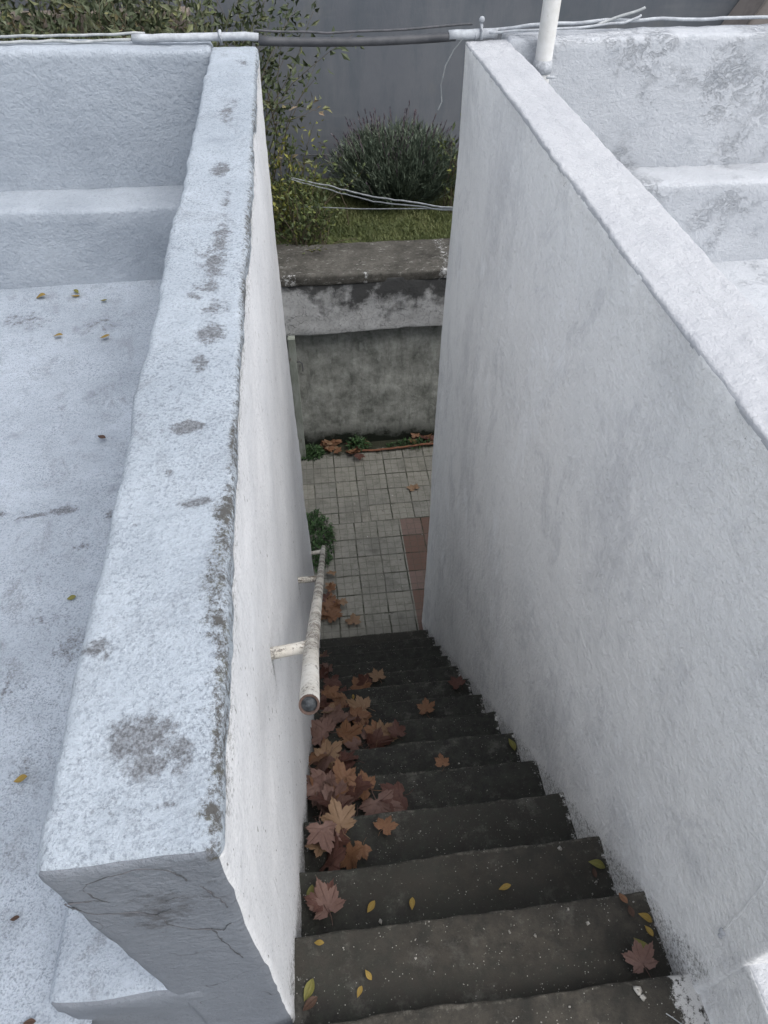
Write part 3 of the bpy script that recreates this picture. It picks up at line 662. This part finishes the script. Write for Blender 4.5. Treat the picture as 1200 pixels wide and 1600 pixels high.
# clothes-line cables over the garden
wire('cable', [(-.10, 7.95, -3.13), (.3, 7.5, -3.05), (.7, 6.9, -2.93), (1.28, 6.0, -2.67), (2.2, 4.6, -2.2)], .007, M['cable'], 'upper cable of the white bundle crossing the garden gap', 'cable', .012)
wire('cable', [(-.12, 7.95, -3.14), (.3, 7.5, -3.09), (.7, 6.9, -2.975), (1.28, 6.0, -2.69), (2.2, 4.61, -2.2)], .006, M['cable'], 'lower sagging cable of the white bundle crossing the garden gap', 'cable', .012)
wire('cable', [(.02, 7.95, -3.45), (.6, 7.1, -3.13), (1.28, 6.0, -2.675), (2.2, 4.62, -2.2)], .005, M['cable'], 'single straight white line below the cable bundle', 'cable', .002)
wire('cable', [(.05, 9.66, -3.52), (.5, 9.67, -3.56), (1.0, 9.68, -3.58)], .006, M['cable_dark'], 'thin dark cable low on the grey wall', 'cable', .01)
wire('stick', [(.33, 6.86, -6.15), (.8, 6.84, -6.14), (1.3, 6.87, -6.13), (1.7, 6.9, -6.14)], .014, M['stick'], 'long reddish stick lying at the foot of the stained back wall', 'stick', .012)

# ------------------------------------------------------------------ foliage
class Fol:
    def __init__(s): s.V = []; s.F = []; s.T = []
    def leaf(s, p, d, up, L, wd_, tint, fold=.25):
        d = d.normalized(); a = d.cross(up)
        if a.length < .01: a = d.cross(Vector((1, 0, 0)))
        a.normalize(); n = a.cross(d)
        o = len(s.V)
        for v in (p, p+d*L*.45+a*wd_*.5+n*wd_*fold, p+d*L-n*L*.12, p+d*L*.45-a*wd_*.5+n*wd_*fold, p+d*L*.5):
            s.V.append(tuple(v)); s.T.append(tint)
        s.F += [(o, o+1, o+4), (o+1, o+2, o+4), (o+2, o+3, o+4), (o+3, o, o+4)]
    def blade(s, p, d, L, w, tint, bend=.3):
        a = Vector((random.uniform(-1, 1), random.uniform(-1, 1), 0)).normalized(); o = len(s.V)
        q1 = p+d*L*.5; q2 = p+d*L+a.cross(Vector((0, 0, 1)))*L*bend
        for v in (p-a*w*.5, p+a*w*.5, q1-a*w*.4, q1+a*w*.4, q2): s.V.append(tuple(v)); s.T.append(tint)
        s.F += [(o, o+1, o+3, o+2), (o+2, o+3, o+4)]
def rv(): 
    return Vector((random.gauss(0, 1), random.gauss(0, 1), random.gauss(0, 1))).normalized()
def shrub(name, base, shoots, label, cat, mat, leafL, tints, group=None, spread=(.5, .3), h=(1.2, 2.0), per=26, lean=.25, droop=0.0, dens=1.0):
    """many arching shoots from a base line, each set with leaves and side twigs"""
    r_ = root(name, base, label, cat, group); f = Fol(); stems = []
    for s_ in range(shoots):
        b = Vector(base)+Vector((random.uniform(-spread[0], spread[0]), random.uniform(-spread[1], spread[1]), 0))
        hh = random.uniform(*h); d = Vector((random.gauss(0, lean), random.gauss(0, lean), 1)).normalized(); p = b.copy(); pts = [tuple(p)]
        tsh = random.choice(tints)
        for k in range(per):
            d = (d+rv()*.16+Vector((0, 0, -droop))).normalized(); p = p+d*hh/per; pts.append(tuple(p))
            if k < 2: continue
            for t in range(max(1, int(random.uniform(1, 3.4)*dens))):
                sd_ = (rv()+Vector((0, 0, .15))).normalized(); q_ = p+sd_*random.uniform(.0, .11)
                f.leaf(q_, (sd_+d*.4), rv(), leafL*random.uniform(.6, 1.25), leafL*.45*random.uniform(.7, 1.2), min(1, max(0, tsh+random.gauss(0, .15))))
        stems.append(tube(pts[::3]+[pts[-1]], [max(.002, .009*(1-i/(len(pts)/3+1))) for i in range(len(pts[::3])+1)], 5, False))
    mk('foliage', f.V, f.F, mat, r_, smooth=False, attrs={'tint': f.T})
    mk('stems', *join(*stems), M['stem'], r_)
    return r_
G = 'bushes behind the left parapet'
shrub('bush', (-2.9, 8.35, -3.86), 110, 'dense dark leafy bush at the far left behind the parapet', 'bush', M['hedge'], .10, [.1, .25, .35, .5], G, (.55, .22), (2.0, 2.9), 30, dens=1.7)
shrub('bush', (-1.9, 8.45, -3.86), 85, 'sparse dusty bush with pale gaps, between the two dark bushes behind the left parapet', 'bush', M['hedge'], .09, [.15, .35, .55, .8], G, (.45, .22), (2.0, 2.8), 30, dens=1.2)
shrub('bush', (-1.20, 8.35, -3.86), 110, 'dark leafy bush whose top hangs beside the end of the left parapet', 'bush', M['hedge'], .10, [.1, .2, .35, .5], G, (.42, .22), (2.0, 2.8), 30, .17, dens=1.7)
shrub('bush', (-.42, 8.5, -3.86), 10, 'thin sprays of small leaves rising above the left end of the conduit', 'bush', M['shrub'], .075, [.15, .3], G, (.10, .1), (2.0, 2.45), 34, .10, dens=.7)
shrub('shrub', (-.08, 8.1, -3.86), 38, 'loose shrub with small green and yellow leaves in front of the grey wall', 'shrub', M['shrub'], .068, [.2, .35, .5, .62, .9], None, (.22, .20), (.55, 1.22), 26, .13, .01)
shrub('shrub', (.03, 7.68, -3.86), 24, 'low yellowish shrub hanging over the retaining wall beside the left stairwell wall', 'shrub', M['shrub'], .07, [.2, .35, .5, .7], None, (.20, .1), (.35, .8), 16, .28, .02)
shrub('shrub', (1.95, 8.55, -3.86), 16, 'thin yellow green shrub beside the lavender bush at the right wall', 'shrub', M['shrub'], .07, [.3, .5, .6], None, (.22, .15), (.5, 1.05), 20, .25)
wire('twig', [(.55, 8.3, -3.84), (.52, 8.28, -3.6), (.45, 8.25, -3.42)], .006, M['stem'], 'bare twig standing in the lawn before the lavender bush', 'twig', .03)

# old terracotta-tan garden shelf seen between the bushes
gw = mk('garden_wall', *rbox(lin(-3.6, -1.0, .2), lin(9.0, 9.2, .1), lin(-3.9, -1.84, .2), .02, rough(.02, 2, 6))[:2], M['tanwall'], base=(-2.3, 9.1, -3.9))
tag(gw, 'low tan rendered garden wall glimpsed through the bushes', 'wall')

def lavender():
    c = Vector((1.22, 8.98, -3.86)); r_ = root('lavender_bush', c, 'large rounded grey green lavender bush with faded flower spikes against the grey wall', 'bush')
    f = Fol(); sp = Fol(); stemsV = []
    for i in range(1500):
        az_ = random.uniform(0, 2*math.pi); t = math.sqrt(random.random())
        d = Vector((math.cos(az_)*t*1.05, math.sin(az_)*t*.75, .25+.95*(1-t*t)**.5)).normalized()
        L = (.66+.22*d.z)*random.uniform(.72, 1.0)
        p = c+Vector((math.cos(az_)*t*.30, math.sin(az_)*t*.22, 0)); dd = d.copy()
        tb = min(1, max(0, random.gauss(.35, .22)))
        nseg = 9
        for k in range(nseg):
            dd = (dd+Vector((0, 0, .05))+rv()*.06).normalized(); p2 = p+dd*L/nseg
            if k >= 2:
                for j in range(3):
                    f.blade(p+(p2-p)*random.random(), (dd+rv()*.55).normalized(), .085*random.uniform(.7, 1.3), .011, min(1, max(0, tb+random.gauss(0, .15)+.05*(k-5))), .1)
            p = p2
        if d.z > .2 and random.random() < .13:
            q_ = p+(dd+Vector((0, 0, .3))).normalized()*random.uniform(.05, .16); stemsV.append(tube([tuple(p), tuple(q_)], .003, 3, False))
            for j in range(10): sp.blade(q_+dd*j*.006, (dd+rv()*.45).normalized(), .028, .012, random.random(), .1)
    mk('foliage', f.V, f.F, M['lavender'], r_, smooth=False, attrs={'tint': f.T})
    sv, sf = join(*stemsV); o_ = len(sp.V)
    mk('flower_spikes', sp.V+sv, sp.F+[tuple(i+o_ for i in q_) for q_ in sf], M['spike'], r_, smooth=False, attrs={'tint': sp.T+[.9]*len(sv)})
lavender()

f = Fol()
for i in range(42000):
    x = random.uniform(-1.2, 3.6) if i % 5 else random.uniform(-4, 6); y = random.uniform(7.56, 9.6)
    f.blade(Vector((x, y, -3.865+.03*nz((x, y, 0), 1.5, 2))), (Vector((0, 0, 1))+rv()*.5).normalized(), random.uniform(.03, .085), .008, min(1, max(0, .35+.5*nz((x, y, 0), 2.5, 6)+random.gauss(0, .15))), .4)
o = mk('grass', f.V, f.F, M['grass'], base=(1, 8.5, -3.86), smooth=False, attrs={'tint': f.T}); tag(o, 'short mossy lawn grass on the raised garden', 'grass', None, 'stuff')

def weed(c, rx, ry, n, h, label, L=.12):
    f = Fol(); c = Vector(c)
    for i in range(n):
        a = random.uniform(0, 6.283); t = math.sqrt(random.random()); b = c+Vector((math.cos(a)*t*rx, math.sin(a)*t*ry, 0))
        hh = h*(1-t*t*.8)*random.uniform(.3, 1)
        f.leaf(b+Vector((0, 0, hh)), (rv()+Vector((math.cos(a)*.6, math.sin(a)*.6, .2))), Vector((0, 0, 1))+rv()*.4, L*random.uniform(.5, 1.2), L*.32, random.random())
        if i % 3 == 0: f.blade(b, (Vector((0, 0, 1))+rv()*.4).normalized(), hh+.05, .012, .3)
    o = mk('weed', f.V, f.F, M['weed'], base=tuple(c), smooth=False, attrs={'tint': f.T}); return tag(o, label, 'weed')
weed((-.13, 5.40, -6.17), .20, .44, 700, .13, 'lush green weed clump growing on the patio beside the handrail foot', .07)
weed((-.12, 6.88, -6.17), .16, .10, 420, .12, 'dark green weed tuft in the left corner of the back wall', .06)
weed((.50, 6.95, -6.17), .13, .08, 140, .18, 'small green weed sprouting at the middle of the back wall foot', .08)
weed((1.15, 6.92, -6.17), .3, .07, 120, .08, 'thin dark weeds under the stick at the right of the back wall foot', .06)

# ------------------------------------------------------------------ fallen leaves
def plane_leaf(seed, curl=.2):
    """five-lobed toothed leaf, unit width about 1, stalk along -y"""
    rnd = random.Random(seed)
    lob = [(90, 1.0), (40, .92), (140, .92), (-12, .68), (192, .68)]
    pts = []
    order = sorted(lob, key=lambda a: a[0]); prev_a = None
    outl = [(-62, .30, 0)]
    for i, (a, r_) in enumerate(order):
        r_ *= rnd.uniform(.9, 1.08); a += rnd.uniform(-5, 5)
        w = 22 if abs(a-90) > 80 else 20
        outl += [(a-w*1.05, r_*.66, 0), (a-w*.75, r_*.78, 0), (a-w*.5, r_*.74, 0), (a-w*.28, r_*.86, 0), (a-w*.12, r_*.87, 0), (a, r_, 1), (a+w*.12, r_*.87, 0), (a+w*.28, r_*.86, 0), (a+w*.5, r_*.74, 0), (a+w*.75, r_*.78, 0), (a+w*1.05, r_*.66, 0)]
        if i < 4:
            an = order[i+1][0]; mid = (a+an)/2; outl.append((mid, .50*rnd.uniform(.9, 1.12), 0))
    outl += [(242, .30, 0)]
    n = len(outl); V = [(0, 0, 0)]; ve = [1.0]; rings = (.3, .62, 1.0)
    a1, a2 = rnd.uniform(0, 6.28), rnd.uniform(0, 6.28); c1, c2 = rnd.uniform(.3, 1)*curl, rnd.uniform(-.6, .8)*curl
    def z(x, y):
        u = x*math.cos(a1)+y*math.sin(a1); v = x*math.cos(a2)+y*math.sin(a2)
        return c1*u*u*1.1+c2*v*abs(v)*.7+.05*math.sin(7*x+a1)*math.cos(6*y+a2)
    for rg in rings:
        for a, r_, v in outl:
            # inner rings ease towards a rounder shape
            rr_ = (r_*rg if rg == 1 else (r_*.6+.30)*rg*(.85 if rg > .5 else 1))
            x = math.cos(R(a))*rr_*.55; y = math.sin(R(a))*rr_*.55
            V.append((x, y, z(x, y)-(.015 if v else 0)+(.02 if rg < 1 and not v else 0))); ve.append(1.0 if v else 0.0)
    F = []
    for k in range(n):
        k2 = (k+1) % n
        if k == n-1:
            F.append((0, 1+k, 1)); continue
        F.append((0, 1+k, 1+k2))
        for g in range(2): F.append((1+g*n+k, 1+(g+1)*n+k, 1+(g+1)*n+k2, 1+g*n+k2))
    o0 = len(V)
    sv, sf = tube([(0, -.02, 0), (rnd.uniform(-.04, .04), -.2, .03), (rnd.uniform(-.1, .1), -.36, .04)], [.010, .007, .007], 5)
    V += sv; ve += [.9]*len(sv); F += [tuple(i+o0 for i in q_) for q_ in sf]
    me = bpy.data.meshes.new('plane_leaf'); me.from_pydata([tuple(S*c for c in v) for v in V], [], F)
    me.polygons.foreach_set('use_smooth', [True]*len(F))
    a = me.attributes.new('vein', 'FLOAT', 'POINT'); a.data.foreach_set('value', ve); me.materials.append(LM[0]); return me
def oval_leaf(seed):
    rnd = random.Random(seed); V = []; ve = []; n = 9
    for i in range(n):
        t = i/(n-1); w = math.sin(math.pi*t**.85)*.24; y = t-.5
        b = .12*math.sin(t*3+seed)
        for k, s_ in enumerate((-1, -.5, 0, .5, 1)):
            V.append((s_*w, y, b+abs(s_)*.07*(w/.24))); ve.append(1.0 if s_ == 0 else 0.0)
    F = [(i*5+k, i*5+k+1, (i+1)*5+k+1, (i+1)*5+k) for i in range(n-1) for k in range(4)]
    me = bpy.data.meshes.new('small_leaf'); me.from_pydata([tuple(S*c for c in v) for v in V], [], F)
    me.polygons.foreach_set('use_smooth', [True]*len(F))
    a = me.attributes.new('vein', 'FLOAT', 'POINT'); a.data.foreach_set('value', ve); me.materials.append(LM[4]); return me
PL = [plane_leaf(i, c) for i, c in enumerate((.3, .6, .9, .5, 1.2, .4, 1.0, .7, 1.6, 1.9, .8, 1.4))]
OL = [oval_leaf(i) for i in range(4)]
variants = {}
def leaf(kind, x, y, z, size, rot, ci, label, group=None, tilt=(0, 0), var=None, cat='leaf'):
    lst = PL if kind == 'plane_leaf' else OL
    vi = var if var is not None else random.randrange(len(lst))
    key = (kind, vi, ci)
    if key not in variants:
        me = lst[vi].copy(); me.materials.clear(); me.materials.append(LM[ci]); variants[key] = me
    o = bpy.data.objects.new('fallen_leaf', variants[key]); col.objects.link(o)
    o.location = W(x, y, z); o.scale = (size,)*3; o.rotation_euler = (R(tilt[0]), R(tilt[1]), R(rot))
    return tag(o, label, cat, group)
#LEAVES#
FEAT = [
(-0.092, 0.691, 2, 0.196, 20, 1, 'pinkish brown plane leaf in the left corner of the third step'),
(0.137, 1.24, 4, 0.32, 200, 1, 'big mauve brown plane leaf draped over the edge of the fifth step'),
(0.089, 1.316, 4, 0.232, 60, 0, 'orange plane leaf tucked behind the big mauve leaf on the fifth step'),
(0.237, 1.264, 4, 0.245, 100, 2, 'dark maroon plane leaf right of the big mauve leaf'),
(0.043, 0.968, 3, 0.129, 150, 0, 'small orange plane leaf at the nosing of the fourth step'),
(0.135, 1.032, 3, 0.15, -40, 0, 'orange plane leaf below the tip of the big mauve leaf'),
(0.541, 2.132, 7, 0.186, 0, 0, 'lone orange plane leaf in the middle of the eighth step'),
(0.46, 1.404, 4, 0.126, 0, 0, 'lone orange plane leaf in the middle of the sixth step'),
(0.824, 2.439, 8, 0.185, 30, 2, 'reddish plane leaf at the right wall on the ninth step'),
(0.81, 0.372, 1, 0.143, 10, 1, 'reddish brown plane leaf against the right wall on the second step'),
(0.206, 1.872, 6, 0.193, 80, 0, 'orange plane leaf at the right end of the heap on the seventh step'),
(0.314, 1.844, 6, 0.173, 10, 2, 'purplish plane leaf standing at the right tip of the heap on the seventh step'),
(0.149, 2.176, 7, 0.255, 70, 3, 'tan plane leaf at the right tip of the heap on the eighth step'),
(0.298, 2.716, 9, 0.21, 20, 3, 'tan plane leaf at the right tip of the heap on the tenth step'),
(0.203, 4.22, 14, 0.264, 0, 3, 'pale tan plane leaf on the tiles just below the last step'),
(1.11, 6.112, 14, 0.245, 20, 3, 'faded tan plane leaf lying alone on the far patio tiles')]
SMALL = [
(-0.116, 0.537, 1, 0.042, 80, 4, 'yellowish oval leaf near the left edge of the second step'),
(0.052, 0.688, 2, 0.058, 140, 4, 'yellow oval leaf left of centre on the third step'),
(0.193, 0.681, 2, 0.053, 170, 4, 'yellow oval leaf at the centre of the third step'),
(0.021, 0.44, 1, 0.041, 30, 4, 'small yellow leaf left of centre on the second step'),
(-0.008, 0.402, 1, 0.04, 150, 4, 'small yellow leaf near the nosing of the landing'),
(0.52, 0.697, 2, 0.058, 95, 4, 'yellow oval leaf on the right half of the third step'),
(0.861, 0.732, 2, 0.083, 70, 5, 'olive yellow leaf against the right wall on the third step'),
(0.822, 0.554, 1, 0.051, 20, 0, 'small orange leaf at the right end of the second step'),
(0.834, 0.516, 1, 0.05, 0, 6, 'small brown leaf beside the orange one at the right end of the second step'),
(0.87, 0.493, 1, 0.062, 60, 4, 'yellow leaf touching the right wall on the second step'),
(0.869, 0.458, 1, 0.045, 20, 4, 'smaller yellow leaf touching the right wall on the second step'),
(0.835, 0.422, 1, 0.085, 30, 5, 'olive leaf above the reddish plane leaf at the right wall'),
(-0.152, 0.423, 1, 0.077, 150, 5, 'olive yellow leaf in the left corner of the second step'),
(-0.149, 0.389, 1, 0.068, 120, 6, 'brown leaf in the left corner at the landing edge'),
(-0.151, 0.747, 2, 0.088, 170, 5, 'olive leaf in the left corner of the third step'),
(-0.096, 0.705, 2, 0.082, 45, 5, 'olive leaf lying on the pinkish plane leaf'),
(0.095, 2.44, 8, 0.048, 0, 4, 'tiny yellow leaf on the heap of the eighth step'),
(0.846, 0.708, 2, 0.044, 0, 6, 'small brown leaf near the olive leaf on the third step'),
(0.24, 1.241, 4, 0.045, 100, 4, 'tiny yellow leaf lying on the dark maroon leaf'),
(0.881, 1.594, 5, 0.095, 10, 5, 'olive leaf standing at the right wall on the sixth step')]
TERR = [
(-1.451, 3.719, 0.068, 85, 4, 'yellow leaf nearest the left frame edge at the foot of the parapet ledge'),
(-1.27, 3.754, 0.048, 40, 5, 'small olive leaf at the foot of the ledge, upper of two close together'),
(-1.266, 3.713, 0.048, 110, 4, 'small yellow leaf at the foot of the ledge, lower of two close together'),
(-1.045, 3.287, 0.052, 100, 4, 'small yellow leaf on the terrace near the left stairwell wall'),
(-1.282, 3.317, 0.052, 85, 4, 'small yellow leaf left of the other on the terrace below the ledge'),
(-0.94, 2.49, 0.044, 60, 6, 'dark brown curled leaf on the terrace beside the wall'),
(-0.911, 1.618, 0.036, 100, 5, 'olive leaf alone midway down the left terrace'),
(-0.938, 0.968, 0.047, 95, 4, 'orange yellow leaf on the terrace near the left frame edge'),
(-0.868, 0.596, 0.028, 90, 6, 'dark red brown leaf on the terrace by the near end of the wall'),
(-0.782, 0.367, 0.031, 90, 6, 'brown leaf at the bottom left beside the wall foot'),
(-1.106, 3.65, 0.039, 100, 5, 'tiny olive leaf on the terrace below the ledge, rightmost of the row')]
HEAPS = [(2, -0.13, -0.079, 1), (3, -0.13, -0.01, 8), (4, -0.13, 0.047, 12), (5, -0.13, 0.033, 10), (6, -0.13, 0.232, 11), (7, -0.13, 0.165, 10), (8, -0.13, 0.057, 9), (9, -0.13, 0.261, 9), (10, -0.13, -0.069, 3), (11, -0.13, -0.083, 3), (12, -0.13, -0.093, 2)]
PATIO = [(-0.004, 4.412, 16, 0.12, 0.2), (-0.024, 4.624, 5, 0.05, 0.2), (0.169, 7.108, 12, 0.2, 0.1), (0.466, 6.851, 7, 0.09, 0.09), (0.103, 6.989, 6, 0.1, 0.1), (0.586, 7.064, 2, 0.03, 0.03), (1.349, 7.06, 5, 0.1, 0.05), (1.471, 6.969, 2, 0.04, 0.05)]
def tz(k): return noses[k][1] if k < 14 else -Z0
ORD = ['landing', 'second step', 'third step', 'fourth step', 'fifth step', 'sixth step', 'seventh step', 'eighth step', 'ninth step', 'tenth step', 'eleventh step', 'twelfth step', 'thirteenth step']
for k, xa, xb, n in HEAPS:
    y, z = noses[k]; pb = noses[k-1][0]
    lab = 'plane leaf in the heap against the left wall on the '+ORD[k]; CN = ['orange brown ', 'mauve brown ', 'dark maroon ', 'pale tan ']
    for i in range(n):
        t = (i+random.random())/n
        ci_ = random.choice([0, 0, 1, 1, 2, 2, 2, 3]); x = xa+(xb-xa)*t**1.25; yy = random.uniform(pb+.05, y-.03)
        leaf('plane_leaf', x, yy, z+.02+.055*(1-t)*random.random()+.012*(i % 4), random.uniform(.12, .225), random.uniform(0, 360), ci_, CN[ci_]+lab, 'leaf heap on the '+ORD[k], (random.gauss(0, 22), random.gauss(0, 22)), random.choice([2, 4, 4, 6, 8, 8, 9, 9, 11, 3]))
for i, (x, y, k, s_, rot, c, lab) in enumerate(FEAT):
    leaf('plane_leaf', x, y, tz(k)+.045 if 'lone' not in lab and 'alone' not in lab else tz(k)+.02, s_*.85, rot, c, lab, None, (random.gauss(0, 8), random.gauss(0, 8)), (i*5+2) % 12)
for i, (x, y, k, s_, rot, c, lab) in enumerate(SMALL):
    leaf('small_leaf', x, y, tz(k)+.014, s_*.78, rot, c, lab, None, (random.gauss(0, 8), random.gauss(0, 8)))
for i, (x, y, s_, rot, c, lab) in enumerate(TERR):
    leaf('small_leaf', x, y, -2.045, s_, rot, c, lab, None, (random.gauss(0, 8), random.gauss(0, 8)))
for j, (cx, cy, n, rx, ry) in enumerate(PATIO):
    near = j < 2
    lab = 'dry brown plane leaf heaped on the patio beside the foot of the stairs' if near else 'dry orange brown plane leaf among the litter at the foot of the back wall'
    for i in range(n):
        leaf('plane_leaf', cx+random.gauss(0, rx*.6), min(7.02, cy+random.gauss(0, ry*.6)), -Z0+.02+.012*(i % 4)+random.uniform(0, .03), random.uniform(.13, .21), random.uniform(0, 360), random.choice([0, 0, 0, 3, 1, 2] if near else [0, 0, 3, 0, 2]), lab, 'leaves at the stair foot' if near else 'leaves along the back wall', (random.gauss(0, 16), random.gauss(0, 16)))
# pale crumbs and grit scattered over the steps and tiles
Vc, Fc = [], []
def crumb(x, y, z, r):
    v, f_ = ball((x, y, z+r*.5), r, 6); v = [(a+random.gauss(0, r*.3), b+random.gauss(0, r*.3), z+(c_-z)*.6) for a, b, c_ in v]
    o_ = len(Vc); Vc.extend(v); Fc.extend([tuple(i+o_ for i in q_) for q_ in f_])
for i in range(240):
    k = random.choice(range(0, 13)); y, z = noses[k]; pb = noses[k-1][0] if k else .05
    crumb(random.uniform(-.14, .88), random.uniform(pb+.02, y-.01), z, abs(random.gauss(0, .0016))+.0009)
for i in range(26):
    k = random.choice(range(0, 11)); y, z = noses[k]; pb = noses[k-1][0] if k else .05
    crumb(random.uniform(0, .86), random.uniform(pb+.05, y-.02), z, random.uniform(.004, .008))
for i in range(40): crumb(random.uniform(-.1, 1.1), random.uniform(4.2, 6.8), -Z0, random.uniform(.004, .012))
for x, y, z, r in ((.745, .30, -2.31, .012), (.695, .50, -2.43, .007), (.755, .285, -2.31, .008)): crumb(x, y, z, r)
o = mk('debris', Vc, Fc, M['crumb'], base=(.3, 1, -3)); tag(o, 'pale plaster crumbs and grit scattered over the steps', 'debris', None, 'stuff')
wire('twig', [(.80, .24, -2.30), (.83, .215, -2.298), (.86, .20, -2.30)], .0014, M['cable'], 'thin pale straw on the landing near the right wall', 'twig', .01)
